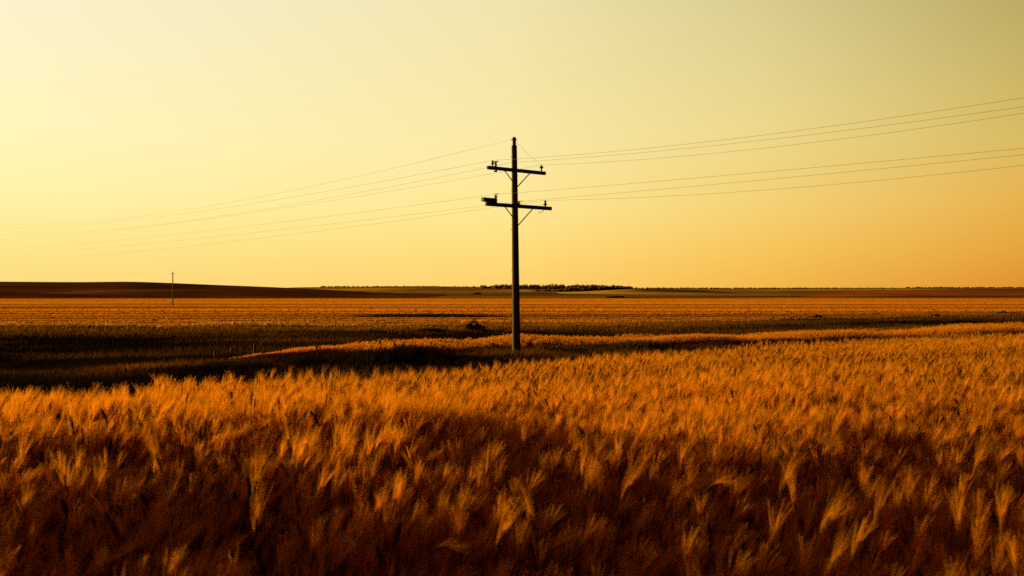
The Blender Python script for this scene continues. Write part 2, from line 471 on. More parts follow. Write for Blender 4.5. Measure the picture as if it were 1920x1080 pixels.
# the far golden field in rows
def far_field():
    sets = []
    X, Y, u = wedge(620000, 110, F1, -.8, .8, power=.55)
    keep = (Y > F0(u)*(1+.02*(vnoise(X*.1, Y*.1, 5)-.5)))
    X, Y, u = X[keep], Y[keep], u[keep]; n = len(X)
    # drill rows run across the view; streaks of taller, paler and redder crop
    yy = Y + X*.015
    st = .6*vnoise(X*.0022, np.log(yy)*36, 81) + .4*vnoise(X*.004, np.log(yy)*85, 83)
    lodged = np.clip((vnoise(X*.01+4, np.log(yy)*14, 87)-.62)*5, 0, 1)
    band = np.exp(-((Y-150)/7)**2)*np.clip((u+.45)*3, .15, 1)     # a darker, thinner drill pass
    band = np.maximum(band, np.exp(-((Y-121)/2.5)**2)*(u < -.05)*.8)
    col = cmix((.26, .078, .010), (.60, .225, .030), np.clip(st*2.2-.6, 0, 1))
    dk = np.clip(lodged*.6+band*.9, 0, .92)
    col = col*(1-dk)[:, None] + np.array((.14, .055, .014))*dk[:, None]
    h = (.26+.32*st)*(1-.45*dk)*rng.uniform(.92, 1.06, n)
    w = .008*Y
    sets.append(blades(X, Y, gz(X, Y), h, w, jit(col, n, .04), .06, rows=True, wind=.15))
    o = stuff_blades('barley_field', 'wide ripe golden field in drill rows on the valley floor below the hills', 'crop field', sets, M_CROP)
far_field()

# ------------------------------------------------------------------ barley plants
def spine(n, L, theta, power, az, start=(0, 0, 0)):
    """points along a stalk that bends to tilt theta towards az"""
    p = Vector(start); out = [p.copy()]; ds = L/n
    for i in range(n):
        t = theta*((i+.5)/n)**power
        p = p + Vector((math.sin(t)*math.cos(az), math.sin(t)*math.sin(az), math.cos(t)))*ds
        out.append(p.copy())
    return out

def ribbon(mb, pts, w0, w1, side, mi):
    vs = []; fs = []
    n = len(pts)
    for i, p in enumerate(pts):
        w = (w0 + (w1-w0)*i/(n-1))*.5
        vs += [p-side*w, p+side*w]
    for i in range(n-1): fs.append((2*i, 2*i+1, 2*i+3, 2*i+2))
    mb.add(vs, fs, mi)

def barley(rd, h=.66, theta=.3, az=0, n_awn=22, awn_w=.0011, awn_l=.135, ear=.078, ear_r=.0062, leaves=2, stem_r=.0016, spread=.16, parts=None):
    """parts: dict of MB for stem, ear, awns, leaf (or one MB for all)"""
    g = lambda k: parts[k] if isinstance(parts, dict) else parts
    mi = {'stem': 2, 'ear': 1, 'awns': 0, 'leaf': 2} if not isinstance(parts, dict) else dict(stem=0, ear=0, awns=0, leaf=0)
    sp = spine(7, h, theta*.55, 2.6, az)
    g('stem').tube(sp, [stem_r*1.3]*4+[stem_r]*4, 3, mi['stem'], False)
    d0 = (sp[-1]-sp[-2]).normalized()
    # ear continues and bends on
    A = Vector((math.cos(az), math.sin(az), 0))
    t0 = math.acos(max(-1, min(1, d0.z)))
    ne = 6; p = sp[-1].copy(); ep = [p.copy()]
    for i in range(ne):
        t = t0 + (theta-t0)*((i+1)/ne)
        p = p + (A*math.sin(t) + Vector((0, 0, 1))*math.cos(t))*(ear/ne); ep.append(p.copy())
    prof = [.35, .8, 1.0, 1.0, .95, .75, .35]
    zz = [1, 1.12, .92, 1.12, .92, 1.12, 1]
    g('ear').tube(ep, [ear_r*a*b for a, b in zip(prof, zz)], 6, mi['ear'])
    ax = (ep[-1]-ep[0]).normalized()
    s1 = ax.cross(Vector((0, 0, 1)) if abs(ax.z) < .95 else Vector((1, 0, 0))).normalized(); s2 = ax.cross(s1)
    for k in range(n_awn):
        f = (k+.5)/n_awn
        q = f*(len(ep)-1); i = min(int(q), len(ep)-2)
        b = ep[i].lerp(ep[i+1], q-i)
        dloc = (ep[i+1]-ep[i]).normalized()
        ph = k*2.4+rd.uniform(-.4, .4)
        side = (s1*math.cos(ph)+s2*math.sin(ph))
        sprd = spread*rd.uniform(.05, 1.5)
        dirn = (dloc + side*sprd).normalized()
        L = awn_l*rd.uniform(.75, 1.15)*(1-.25*f)
        b = b + side*ear_r*.6
        m = b + dirn*L*.5 + side*L*rd.uniform(-.02, .03)
        e = b + (dirn + side*.05 + A*.06).normalized()*L
        w = Vector((rd.uniform(-1, 1), rd.uniform(-1, 1), rd.uniform(-1, 1))).cross(dirn).normalized()
        ribbon(g('awns'), [b, m, e], awn_w, awn_w*.35, w, mi['awns'])
    for k in range(leaves):
        f = rd.uniform(.35, .8); base = sp[int(f*7)]
        la = rd.uniform(0, 6.28); L = rd.uniform(.12, .24)
        lp = [base]
        for i in range(4):
            t = .35+.75*i*rd.uniform(.5, 1.0)
            lp.append(lp[-1]+Vector((math.sin(t)*math.cos(la), math.sin(t)*math.sin(la), math.cos(t)))*L/4)
        ribbon(g('leaf'), lp, .009, .002, Vector((-math.sin(la), math.cos(la), 0)), mi['leaf'])

def rand_pose(rd):
    az = rd.gauss(.15, 1.0)
    r = rd.random()
    if r < .14: th = rd.uniform(1.2, 2.2)
    elif r < .4: th = rd.uniform(.6, 1.1)
    else: th = abs(rd.gauss(.3, .2))
    return az, th

def variant_objs(kind, n):
    out = []
    for k in range(n):
        rd = random.Random(100+k+1000*hash(kind == 'near'))
        mb = MB()
        if kind == 'near':
            az, th = rand_pose(rd)
            if k >= 13:                                       # a few bare, dark ears
                barley(rd, h=rd.uniform(.64, .74), theta=rd.uniform(.05, .9), az=rd.uniform(0, 6.28), n_awn=6, ear=.11, ear_r=.0105, awn_l=.11, parts=mb, spread=.08)
            else: barley(rd, h=rd.uniform(.54, .70), theta=th, az=az, n_awn=24, awn_w=.0014, stem_r=.0020, awn_l=.18, ear=.095, ear_r=.0078, leaves=3, parts=mb, spread=rd.uniform(.08, .17))
        else:
            for j in range(5):
                m2 = MB(); az, th = rand_pose(rd)
                barley(rd, h=rd.uniform(.56, .74), theta=th, az=az, n_awn=24, awn_w=.0022, ear_r=.0045, leaves=1, stem_r=.0018, parts=m2, spread=rd.uniform(.12, .22))
                ox, oy = rd.gauss(0, .08), rd.gauss(0, .08)
                mb.add([(x+ox, y+oy, z) for x, y, z in m2.v], m2.f); mb.m[-len(m2.m):] = m2.m
        out.append(bpy.data.objects.new('barley_plant', mb.mesh('barley_plant', [M_AWN, M_EAR, M_STRAW], False)))
    return out
NEAR = variant_objs('near', 16)
MID = variant_objs('mid', 12)

def scatter(name, label, P, rot, scl, idx, sources):
    me = bpy.data.meshes.new(name)
    me.vertices.add(len(P)); me.vertices.foreach_set('co', np.asarray(P, np.float32).ravel())
    a = me.attributes.new('rot', 'FLOAT_VECTOR', 'POINT'); a.data.foreach_set('vector', np.asarray(rot, np.float32).ravel())
    a = me.attributes.new('scl', 'FLOAT', 'POINT'); a.data.foreach_set('value', np.asarray(scl, np.float32))
    a = me.attributes.new('idx', 'INT', 'POINT'); a.data.foreach_set('value', np.asarray(idx, np.int32))
    for m in (M_AWN, M_EAR, M_STRAW): me.materials.append(m)
    o = link(name, me)
    ng = bpy.data.node_groups.new('scatter_barley', 'GeometryNodeTree')
    ng.interface.new_socket('Geometry', in_out='INPUT', socket_type='NodeSocketGeometry')
    ng.interface.new_socket('Geometry', in_out='OUTPUT', socket_type='NodeSocketGeometry')
    N = ng.nodes.new; L = ng.links.new
    gi = N('NodeGroupInput'); go = N('NodeGroupOutput')
    jn = N('GeometryNodeJoinGeometry')
    for s in sources:
        oi = N('GeometryNodeObjectInfo'); oi.inputs['Object'].default_value = s
        oi.inputs['As Instance'].default_value = False
        g2 = N('GeometryNodeGeometryToInstance')
        L(oi.outputs['Geometry'], g2.inputs[0]); L(g2.outputs[0], jn.inputs[0])
    ip = N('GeometryNodeInstanceOnPoints')
    L(gi.outputs[0], ip.inputs['Points']); L(jn.outputs[0], ip.inputs['Instance'])
    ip.inputs['Pick Instance'].default_value = True
    def attr(nm, ty):
        q = N('GeometryNodeInputNamedAttribute'); q.data_type = ty; q.inputs['Name'].default_value = nm
        return q.outputs['Attribute']
    L(attr('idx', 'INT'), ip.inputs['Instance Index'])
    er = N('FunctionNodeEulerToRotation'); L(attr('rot', 'FLOAT_VECTOR'), er.inputs[0]); L(er.outputs[0], ip.inputs['Rotation'])
    L(attr('scl', 'FLOAT'), ip.inputs['Scale'])
    L(ip.outputs[0], go.inputs[0])
    md = o.modifiers.new('scatter', 'NODES'); md.node_group = ng
    return tag(o, label, 'crop field', kind='stuff')

def field_points():
    P = []; Rr = []; Sc = []; Ix = []
    def put(X, Y, nsrc, off, s0=1.0):
        n = len(X)
        hgt = s0*(.86+.28*fbm(X*.35, Y*.35, 91))*rng.uniform(.88, 1.12, n)
        P.append(np.stack([X, Y, gz(X, Y)-.01], -1))
        Rr.append(np.stack([rng.normal(0, .07, n), rng.normal(.04, .08, n), rng.normal(0, .45, n)], -1))
        Sc.append(hgt); Ix.append(rng.integers(0, nsrc, n)+off)
    # near: single plants
    X = rng.uniform(-9, 9, 110000); Y = rng.uniform(1.25, 12.0, 110000)
    k = (np.abs(X) < .72*Y+.8) & (rng.uniform(0, 1, 110000) < (.06+.78*fbm(X*1.6, Y*1.6, 95)**1.6)*np.clip(.46+(Y-3.2)*.13, .42, 1)*np.clip((12.5-Y)/4, 0, 1)) & (X*X+Y*Y > 1.3) & (Y < E1(X/Y))
    put(X[k], Y[k], len(NEAR), 0, np.where(Y[k] < 7.5, (.78+.40*rng.beta(1.4, 2.0, k.sum()))*np.clip(1.26-.045*Y[k], 1, 1.16), .88+.14*rng.uniform(0, 1, k.sum())))
    # mid: clumps
    X, Y, u = wedge(60000, 7.5, 56, power=.5)
    kk = rng.uniform(0, 1, len(X)) < np.clip((Y-7)/4, .1, 1); X, Y, u = X[kk], Y[kk], u[kk]
    k = (Y < E1(u)+.5*(vnoise(X*.8, Y*.8, 4)-.5))
    put(X[k], Y[k], len(MID), len(NEAR))
    return np.vstack(P), np.vstack(Rr), np.concatenate(Sc), np.concatenate(Ix)
P, Rr, Sc, Ix = field_points()
print('near field instances', len(P))
scatter('barley_field', 'ripe bearded barley filling the foreground up to the verge', P, Rr, Sc, Ix, NEAR+MID)

def strip_points():
    n = 30000
    u = rng.uniform(-.31, .72, n); t = rng.uniform(0, 1, n)
    X = u*S0(u)
    front = S0(u)+2.6*(fbm(X*.25, X*0, 35, 3)-.5)+.8*(vnoise(X*1.4, X*0+3, 37)-.5)
    tap = np.clip((u+.262)/.16, .06, 1)
    D = S1(u)-(S1(u)-front)*t*tap; X = u*D
    gap = fbm(X*.16, D*.5, 39, 3)
    k = rng.uniform(0, 1, n) < np.clip((gap-.30)*4, .12, 1)*np.clip((u+.31)/.09, .03, 1)
    u, t, D, X = u[k], t[k], D[k], X[k]; n = len(u)
    s = (.58+.45*fbm(X*.3, D*.3, 97))*rng.uniform(.8, 1.12, n)*(.55+.45*np.clip((u+.29)/.14, 0, 1))
    P = np.stack([X, D, gz(X, D)-.01], -1)
    Rr = np.stack([rng.normal(0, .07, n), rng.normal(.04, .08, n), rng.normal(0, .45, n)], -1)
    return P, Rr, s, rng.integers(0, len(MID), n)
scatter('barley_field', 'narrow bright strip of ripe barley beyond the pole and verge', *strip_points(), MID)

# ------------------------------------------------------------------ utility pole
PD = 42.0
UP = Vector((0, 0, 1))
ARM = Vector((.75, .66, 0)).normalized()
LINE = Vector((.66, -.75, 0)).normalized()       # towards the right, nearer
def pole_axis(z):                                # slightly leaning pole
    zr = z-EYE
    t = (zr+2.73)/9.03
    return Vector((.185-.095*t, PD, z))
def zpy(py): return EYE+(540-py)/F*PD
def insulator(name_parent, base, top_h=.26, disc_h=.14, r=.085):
    mb = MB()
    mb.lathe(base, UP, [(-.02, .03), (disc_h-.05, .032), (disc_h-.03, r*.7), (disc_h-.012, r), (disc_h, r*1.0), (disc_h+.015, r*.5),
                        (disc_h+.05, .045), (top_h-.03, .045), (top_h-.015, .028), (top_h, .02)], 12)
    return mb.build('insulator', M_PORC, name_parent)

def main_pole():
    base = pole_axis(0); base.z = float(gz(base.x, PD))
    root = empty('utility_pole', base)
    tag(root, 'tall wooden utility pole with two tilted looking crossarms standing in the grassy verge', 'utility pole')
    inv = Matrix.Translation(-base)
    loc = lambda v: inv @ Vector(v)
    zs = np.linspace(base.z-.4, zpy(273), 40)
    mb = MB()
    rad = [float(np.interp((540-py)/1, [-122, 154, 267], [.172, .132, .112])) for py in [540-(z-EYE)/PD*F for z in zs]]
    mb.tube([loc(pole_axis(z)) for z in zs], rad, 20)
    mb.build('pole_shaft', M_WOOD, root)
    mb = MB()
    a, b = pole_axis(zpy(275)), pole_axis(zpy(258))
    mb.tube([loc(a), loc(a.lerp(b, .1)), loc(a.lerp(b, .9)), loc(b), loc(b+UP*.02)], [.092, .08, .078, .082, .05], 14)
    ext = mb.build('pole_top', M_STEEL, root)
    mb = MB(); c = pole_axis(zpy(262))
    mb.tube([loc(c-UP*.02), loc(c+UP*.02)], .093, 14); mb.tube([loc(c-Vector((.13, 0, 0))), loc(c+Vector((.115, 0, 0)))], .018, 8)
    mb.build('clamp', M_STEEL, ext)
    arms = []
    for (py, l, r, hh) in ((320.3, -1.60, 1.62, .072), (387, -1.70, 1.95, .076)):
        c = pole_axis(zpy(py)) - Vector((-.66, .75, 0)).normalized()*.17      # bolted to the near side
        c = pole_axis(zpy(py)) + LINE*.155
        m = (l+r)/2; half = (r-l)/2
        mb = MB(); mb.box(loc(c+ARM*m), ARM*half, LINE*.055, UP*hh)
        arm = mb.build('crossarm', M_ARM, root, False)
        mb = MB(); mb.lathe(loc(c+LINE*.055), LINE, [(0, .045), (.012, .045), (.02, .022), (.05, .02)], 8)
        mb.build('bolt', M_STEEL, arm)
        arms.append((arm, c, hh))
    (A1, c1, h1), (A2, c2, h2) = arms
    # braces: flat bars from the arm down to the pole
    for (arm, c, hh, offs, drop) in ((A1, c1, h1, (-.80, .72), (.58, .66)), (A2, c2, h2, (-.80, .86), (.60, .80))):
        for o_, d_ in zip(offs, drop):
            p0 = c + ARM*o_ + LINE*.075 - UP*.02
            pc = pole_axis(c.z-d_); sgn = -1 if o_ < 0 else 1
            p1 = pc + LINE*.10 + ARM*sgn*.075
            d = (p1-p0)
            mb = MB(); mb.box(loc((p0+p1)/2), d*.5, LINE*.006, d.normalized().cross(LINE)*.022)
            mb.build('brace', M_STEEL, root, False)
    T = {}
    # insulators on the upper arm
    def on(c, hh, off): return c + ARM*off + UP*hh
    p = on(c1, h1, -1.33); insulator(A1, loc(p), .24, .12); T[1] = p+UP*.24
    mb = MB(); q = on(c1, h1, -1.16)
    mb.tube([loc(q), loc(q+UP*.12), loc(q+UP*.19-ARM*.03), loc(q+UP*.215+ARM*.10)], [.045, .045, .04, .02], 8)
    mb.tube([loc(q+UP*.19-ARM*.10), loc(q+UP*.205+ARM*.13)], .022, 6)
    mb.build('cable_clamp', M_STEEL, A1)
    mb = MB(); q = c1 + ARM*-1.14 - UP*h1
    mb.tube([loc(q+UP*.02), loc(q-UP*.05), loc(q-UP*.06-ARM*.09), loc(q-UP*.085-ARM*.12)], [.04, .05, .03, .012], 8)
    mb.build('bracket', M_STEEL, A1)
    p = on(c1, h1, 1.40); insulator(A1, loc(p), .27, .17, .1); T[3] = p+UP*.27
    # lower arm
    p = on(c2, h2, -1.18); insulator(A2, loc(p), .33, .25, .08); T[4] = p+UP*.34
    mb = MB()
    for s in (-1, 1):
        mb.tube([loc(p+UP*.31), loc(p+UP*.37+ARM*.05*s), loc(p+UP*(.37+.02*s)+ARM*.12*s)], [.008, .012, .02 if s > 0 else .008], 6)
    mb.build('wire_tie', M_WIRE, A2)
    p = on(c2, h2, 1.60); insulator(A2, loc(p), .26, .09, .1); T[6] = p+UP*.26
    p = pole_axis(zpy(384)) + Vector((.17, .10, 0)); insulator(A2, loc(p), .17, .07, .07); T[5] = p+UP*.15
    mb = MB(); mb.tube([loc(p+UP*.15-ARM*.05), loc(p+UP*.155+Vector((.16, 0, 0)))], .016, 6); mb.build('pin', M_STEEL, A2)
    # switch box on the left end of the lower arm
    mb = MB()
    q = c2 + ARM*-1.42 + UP*(h2+.075)
    mb.box(loc(q+LINE*.02), ARM*.20, LINE*.12, UP*.095, bev=.25)
    mb.box(loc(q-ARM*.30+UP*.02), ARM*.17, LINE*.085, UP*.085, bev=.3)
    mb.tube([loc(q+ARM*.12+UP*.08), loc(q+ARM*.12+UP*.115)], .05, 10)
    mb.build('switch_box', M_STEEL, A2, False)
    # loose wire end curling below the lower arm
    q = c2 + ARM*1.52 - UP*h2
    pts = [q, q-UP*.05-ARM*.05, q-UP*.11-ARM*.15, q-UP*.125-ARM*.24, q-UP*.10-ARM*.31]
    mb = MB(); mb.tube([loc(x) for x in pts], .011, 6); mb.build('loose_wire', M_WIRE, A2)
    # thin jumper from the pole top to the right insulator
    a = pole_axis(zpy(266))+Vector((.08, 0, 0)); b = T[3]+UP*.02
    pts = [a.lerp(b, t) - UP*.10*4*t*(1-t)*.6 for t in np.linspace(0, 1, 10)]
    mb = MB(); mb.tube([loc(x) for x in pts], .004, 5); mb.build('jumper_wire', M_WIRE, root)
    for py, s in ((294, -1), (357, -1), (330, 1), (430, -1), (508, -1), (560, 1), (590, -1)):      # climbing studs
        q = pole_axis(zpy(py)); r = .125+.04*(py-300)/300
        mb = MB(); mb.tube([loc(q+Vector((s*(r-.03), 0, 0))), loc(q+Vector((s*(r+.03), 0, 0)))], [.016, .013], 6)
        mb.build('pole_step', M_STEEL, root)
    T[0] = pole_axis(zpy(262))-Vector((.14, 0, 0)); T[2] = pole_axis(zpy(304))+LINE*-.14
    return T
T = main_pole()

# cables: quadratic sag fitted on both sides
def cable(P0, left, right, label, rad=.0044):
    def fit(targets, sgn):
        ts = []; zs = []
        d = LINE*sgn
        for px, py in targets:
            u = (px-960)/F
            t = (u*P0.y - P0.x)/(d.x - u*d.y)
            Y = P0.y + d.y*t
            ts.append(t); zs.append(EYE + (540-py)/F*Y - P0.z)
        if len(ts) == 1: ts.append(ts[0]*.5); zs.append(zs[0]*.5-.06)
        A = np.array([[t, t*t] for t in ts]); a, b = np.linalg.solve(A, np.array(zs))
        return a, b, max(ts)
    pts = []
    if left:
        a, b, tm = fit(left, -1)
        end = tm*1.25
        for t in np.linspace(end, 0, 40)[:-1]: pts.append(P0 - LINE*t + UP*(a*t+b*t*t))
    pts.append(P0.copy())
    if right:
        a, b, tm = fit(right, 1)
        for t in np.linspace(0, tm*1.5, 30)[1:]: pts.append(P0 + LINE*t + UP*(a*t+b*t*t))
    mb = MB(); mb.tube([p-P0 for p in pts], rad, 6)
    o = mb.build('power_cable', M_WIRE); o.location = P0
    tag(o, label, 'cable', 'power cables strung across the field')
cable(T[0], [(560, 354.6), (0, 420)], None, 'thin cable leaving the very top of the pole towards the left', .0042)
cable(T[1], [(560, 367.7), (0, 427.5)], [(1100, 288.5), (1920, 183)], 'topmost cable at the right edge, on the left insulator of upper crossarm')
cable(T[2], [(560, 381.7), (0, 440)], [(1100, 295), (1920, 200)], 'second cable from top at the right edge, passing just above the upper crossarm')
cable(T[3], [(560, 386), (0, 449)], [(1100, 305.7), (1920, 212)], 'third cable from top at the right edge, on the right insulator of upper crossarm')
cable(T[4], [(560, 412.5), (0, 468)], [(1100, 351), (1920, 278)], 'fourth cable from top at the right edge, on the left insulator of lower crossarm')
cable(T[5], [(560, 427), (0, 478)], [(1100, 367), (1920, 290)], 'fifth cable from top at the right edge, held beside the pole')
cable(T[6], [(560, 438), (0, 488)], [(1100, 374), (1920, 310)], 'lowest cable at the right edge, on the right insulator of lower crossarm')

# far pole on the valley floor
def far_pole():
    D = 229.0
    b = onground(324, D); top = at(324, 509, D).z
    root = empty('utility_pole', b)
    tag(root, 'distant bare utility pole standing alone in the golden field in front of the left hill', 'utility pole')
    H = top-b.z
    mb = MB(); mb.tube([(0, 0, -.3), (0, 0, H*.5), (0, 0, H-.35)], [.15, .12, .10], 12); mb.build('pole_shaft', M_FARPOLE, root)
    mb = MB(); mb.lathe((0, 0, H-.36), UP, [(0, .06), (.1, .06), (.14, .16), (.2, .17), (.24, .07), (.36, .05)], 10); mb.build('insulator', M_PORC, root)
    mb = MB(); mb.box((0, 0, H-.55), ARM*.45, LINE*.05, UP*.05); mb.build('crossarm', M_ARM, root, False)
far_pole()

# fence posts at the tip of the strip
for px, D, h, lab in ((403, 47.5, .62, 'leftmost of three short fence posts where the bright strip ends'),
                      (434, 47.0, .75, 'middle one of three short fence posts where the bright strip ends'),
                      (477, 46.5, .95, 'tallest short fence post, at the very tip of the bright strip')):
    b = onground(px, D)
    mb = MB(); mb.tube([(0, 0, -.2), (0, 0, h*.5), (.015, 0, h), (.015, 0, h+.02)], [.06, .057, .055, .03], 9)
    o = mb.build('fence_post', M_POST); o.location = b
    tag(o, lab, 'fence post', 'fence posts at the end of the strip')

# ------------------------------------------------------------------ shrubs and woods
def leaf_cloud(centers, radii, n_each, size, col, jitc=.35):
    """many small leaf faces spread through ellipsoid clumps"""
    Vs = []; Cs = []
    for (c, r, n) in zip(centers, radii, n_each):
        d = rng.normal(0, 1, (n, 3)); d /= np.linalg.norm(d, axis=1)[:, None]
        p = np.asarray(c) + d*(rng.uniform(.15, 1, n)**.45)[:, None]*np.asarray(r)
        a = rng.normal(0, 1, (n, 3)); a /= np.linalg.norm(a, axis=1)[:, None]
        b = np.cross(a, rng.normal(0, 1, (n, 3))); b /= np.linalg.norm(b, axis=1)[:, None]
        s = size*rng.uniform(.5, 1.3, n)[:, None]
        q = np.stack([p-a*s, p+b*s*.45, p+a*s, p-b*s*.45], 1)
        Vs.append(q.reshape(-1, 3)); Cs.append(np.repeat(jit(col, n, jitc), 4, 0))
    V = np.vstack(Vs); n = len(V)//4
    return V, np.arange(n*4).reshape(-1, 4), np.vstack(Cs)

def shrub(px, D, w, h, label, col=(.030, .022, .008), peak=0.0, n=900, name='bush', group='dark bushes in the ravine and far fields'):
    b = onground(px, D)
    root = empty(name, b); tag(root, label, 'bush', group)
    k = 9
    cs = []; rs = []
    for i in range(k):
        x = rng.uniform(-.42, .42); y = rng.uniform(-.3, .3)
        top = (1-abs((x-peak)*1.9)**1.6)
        z = rng.uniform(.18, .75)*max(.25, top)
        cs.append((x*w, y*w, z*h)); q = rng.uniform(.16, .26)
        rs.append((q*w, q*w, min(q*1.1*w, .34*h)))
    cs.append((peak*w, 0, .62*h)); rs.append((.2*w, .2*w, .38*h))
    V, F_, C = leaf_cloud(cs, rs, [n//(k+1)]*(k+1), w*.055, col)
    V[:, 2] = np.maximum(V[:, 2], -.05)
    o = link('crown', np_mesh('crown', V, [F_], M_LEAF, C)); o.parent = root
    mb = MB()
    for i in range(6):
        c = cs[i]
        mb.tube([(0.05*c[0], 0, -.1), (c[0]*.5, c[1]*.5, c[2]*.5), c], [.035*w*.5, .02*w*.5, .008*w*.5], 5)
    mb.build('stems', M_STEM, root)
shrub(890, 97, 2.0, 1.55, 'dark rounded bush left of the pole on the far side of the bright strip', peak=.0, n=1600)
shrub(910, 96.5, 1.3, .55, 'low dark bush touching the right side of the rounded bush left of the pole')
shrub(815, 95, 3.6, .75, 'long low dark bush left of the rounded bush near the pole')
shrub(702, 92, 3.4, .8, 'wide low dark bush on the ravine bank above the weed thicket')
shrub(1534, 140, 2.6, .75, 'small dark bush with raised middle on the ravine edge right of the pole')
shrub(1578, 139, 1.5, .4, 'tiny dark bush just right of the raised one on the ravine edge')
shrub(1752, 143, 1.9, .85, 'squat black bush sitting in the narrow dark ravine at right')
shrub(1882, 166, 2.6, .75, 'dark bush at the far right on the upper ravine edge, left one of a pair')
shrub(1905, 165, 2.0, .55, 'dark bush at the far right on the upper ravine edge, right one of a pair')
shrub(290, 128, 1.0, .5, 'tiny dark bush alone in the golden field below the distant pole')
shrub(1157, 424, 8.0, 1.3, 'low bush on the dark bank behind the golden field, right of the pole', n=600)
shrub(896, 690, 6.0, 1.5, 'lone dark bush far off on the olive slope left of the pole', n=500)

def tall_weed(px, D, h, lean, label):
    b = onground(px, D)
    root = empty('tall_weed', b); tag(root, label, 'weed', 'tall weeds sticking out of the thicket')
    rd = random.Random(px)
    st = MB(); sp = spine(6, h, lean, 1.5, 0 if lean > 0 else math.pi) if lean > 0 else spine(6, h, -lean, 1.5, math.pi)
    st.tube(sp, [.014, .013, .012, .011, .009, .007, .004], 5)
    cs = [tuple(sp[-1])]; rs = [(.03, .03, .09)]
    for i in range(5):
        q = sp[rd.randint(2, 5)]; a = rd.uniform(0, 6.28); L = rd.uniform(.1, .25)
        e = q+Vector((math.cos(a)*L*.7, math.sin(a)*L*.7, L*.8))
        st.tube([q, q.lerp(e, .5)+Vector((0, 0, -.02)), e], [.008, .006, .004], 4)
        cs.append(tuple(e)); rs.append((.035, .035, .06))
    st.build('stem', M_STEM, root)
    for c, r in zip(cs, rs):
        V, F_, C = leaf_cloud([c], [r], [26], .03, (.03, .02, .008))
        o = link('seed_head', np_mesh('seed_head', V, [F_], M_LEAF, C)); o.parent = root
tall_weed(719, 39.8, 1.05, -.25, 'tall dark weed leaning left above the middle of the weed thicket')
tall_weed(737, 39.6, 1.0, .08, 'straight dark weed stalk just right of the left leaning one in the thicket')
tall_weed(815, 40.0, 1.15, .05, 'tallest branching weed at the right part of the thicket')
tall_weed(833, 40.2, .98, .15, 'short weed right beside the tallest branching weed of the thicket')
tall_weed(595, 39.5, .92, .1, 'dark weed spike at the left part of the thicket')
tall_weed(528, 39.2, .8, -.1, 'dark weed spike at the left tip of the thicket')
tall_weed(1560, 58, .85, .3, 'lone weed leaning right on the bright strip right of the pole')
tall_weed(935, 27.5, .55, .35, 'small dark weed at the foreground barley edge below and left of the pole')

def woodland(label, pts, Y, hgt, n_per, col, size, depth, foot=None, seed=0):
    """trees of a far-off wood: trunk + clumped crown each, along a ridge"""
    cs = []; rs = []; tr = MB()
    for (x0, x1, pyc, dens) in pts:
        m = int(dens)
        for i in range(m):
            px = rng.uniform(x0, x1); D = Y+rng.uniform(-depth, depth)
            X = (px-960)/F*D
            zg = EYE + (540-pyc)/F*Y - hgt*.75 + (D-Y)*.002
            H = hgt*rng.uniform(.65, 1.2)
            for j in range(3):
                cs.append((X+rng.normal(0, H*.2), D+rng.normal(0, H*.2), zg+H*rng.uniform(.35, .8))); q = rng.uniform(.2, .34)*H
                rs.append((q*1.15, q*1.15, q))
            cs.append((X, D, zg+H*.2)); rs.append((H*.4, H*.4, H*.25))
            tr.tube([(X, D, zg-3), (X, D, zg+H*.6)], [.25, .1], 4, 1)
    V, F_, C = leaf_cloud(cs, rs, [n_per]*len(cs), size, col)  # crown colours are raised in place of haze over the woods
    b = len(V)
    tv = np.array(tr.v); tf = np.array([f for f in tr.f if len(f) == 4])+b
    me = np_mesh('woodland', np.vstack([V, tv]), [F_, tf], M_WOODS, np.vstack([C, np.full((len(tv), 3), .02)]))
    o = link('woodland', me); tag(o, label, 'wood', kind='stuff')
woodland('far-off wood along the ridge behind the pole', [(830, 900, 539.0, 26), (900, 960, 537.8, 40), (920, 1060, 536.6, 80), (1020, 1130, 536.6, 60), (930, 1120, 540.5, 90)],
         1450, 6, 22, (.20, .12, .028), 1.6, 60)
woodland('darker nearer wood on the slope right of the pole', [(1085, 1150, 537.5, 40), (1130, 1182, 538.8, 34), (1060, 1170, 541, 60), (1020, 1110, 544.0, 50), (995, 1060, 546.0, 26)],
         1150, 4.6, 26, (.14, .082, .02), 1.3, 30)
woodland('thin line of tiny trees along the right horizon', [(1180, 1400, 540.2, 190), (1400, 1700, 540.3, 260), (1700, 1960, 539.2, 240), (600, 830, 537.2, 150)],
         2300, 3, 8, (.16, .10, .026), 1.8, 120)

# ------------------------------------------------------------------ single barley stalks that stand out in front
def stalk(px, py, D, theta, az, label, nodding=False, awn_l=.20, spread=.13, n_awn=26, dark=False):
    """px, py, D: where the base of the ear is"""
    tip = at(px, py, D)
    rd = random.Random(px*7+py)
    P0 = Vector((tip.x, tip.y, float(gz(tip.x, tip.y))))
    h = tip.z-P0.z
    # stem ends away from its root by the bend: solve roughly
    sp = spine(7, 1, theta*.55, 2.6, az)
    e = sp[-1]; L = h/e.z
    root = empty('barley_stalk', (P0.x-e.x*L, P0.y-e.y*L, 0)); root.location.z = float(gz(root.location.x, root.location.y))
    L = (tip.z-root.location.z)/e.z
    tag(root, label, 'barley', 'barley stalks standing out in the foreground')
    parts = dict(stem=MB(), ear=MB(), awns=MB(), leaf=MB())
    barley(rd, h=L, theta=theta, az=az, n_awn=n_awn, awn_l=awn_l, awn_w=.0013, spread=spread, leaves=1, parts=parts, ear=.088, ear_r=.0075)
    parts['stem'].build('stem', M_STRAW, root); parts['ear'].build('ear', M_EAR, root)
    parts['awns'].build('awns', M_AWN, root, False); parts['leaf'].build('leaf', M_STRAW, root, False)
stalk(930, 1030, 4.00, .55, .0, 'bright bearded barley head leaning right at the bottom, below the utility pole')
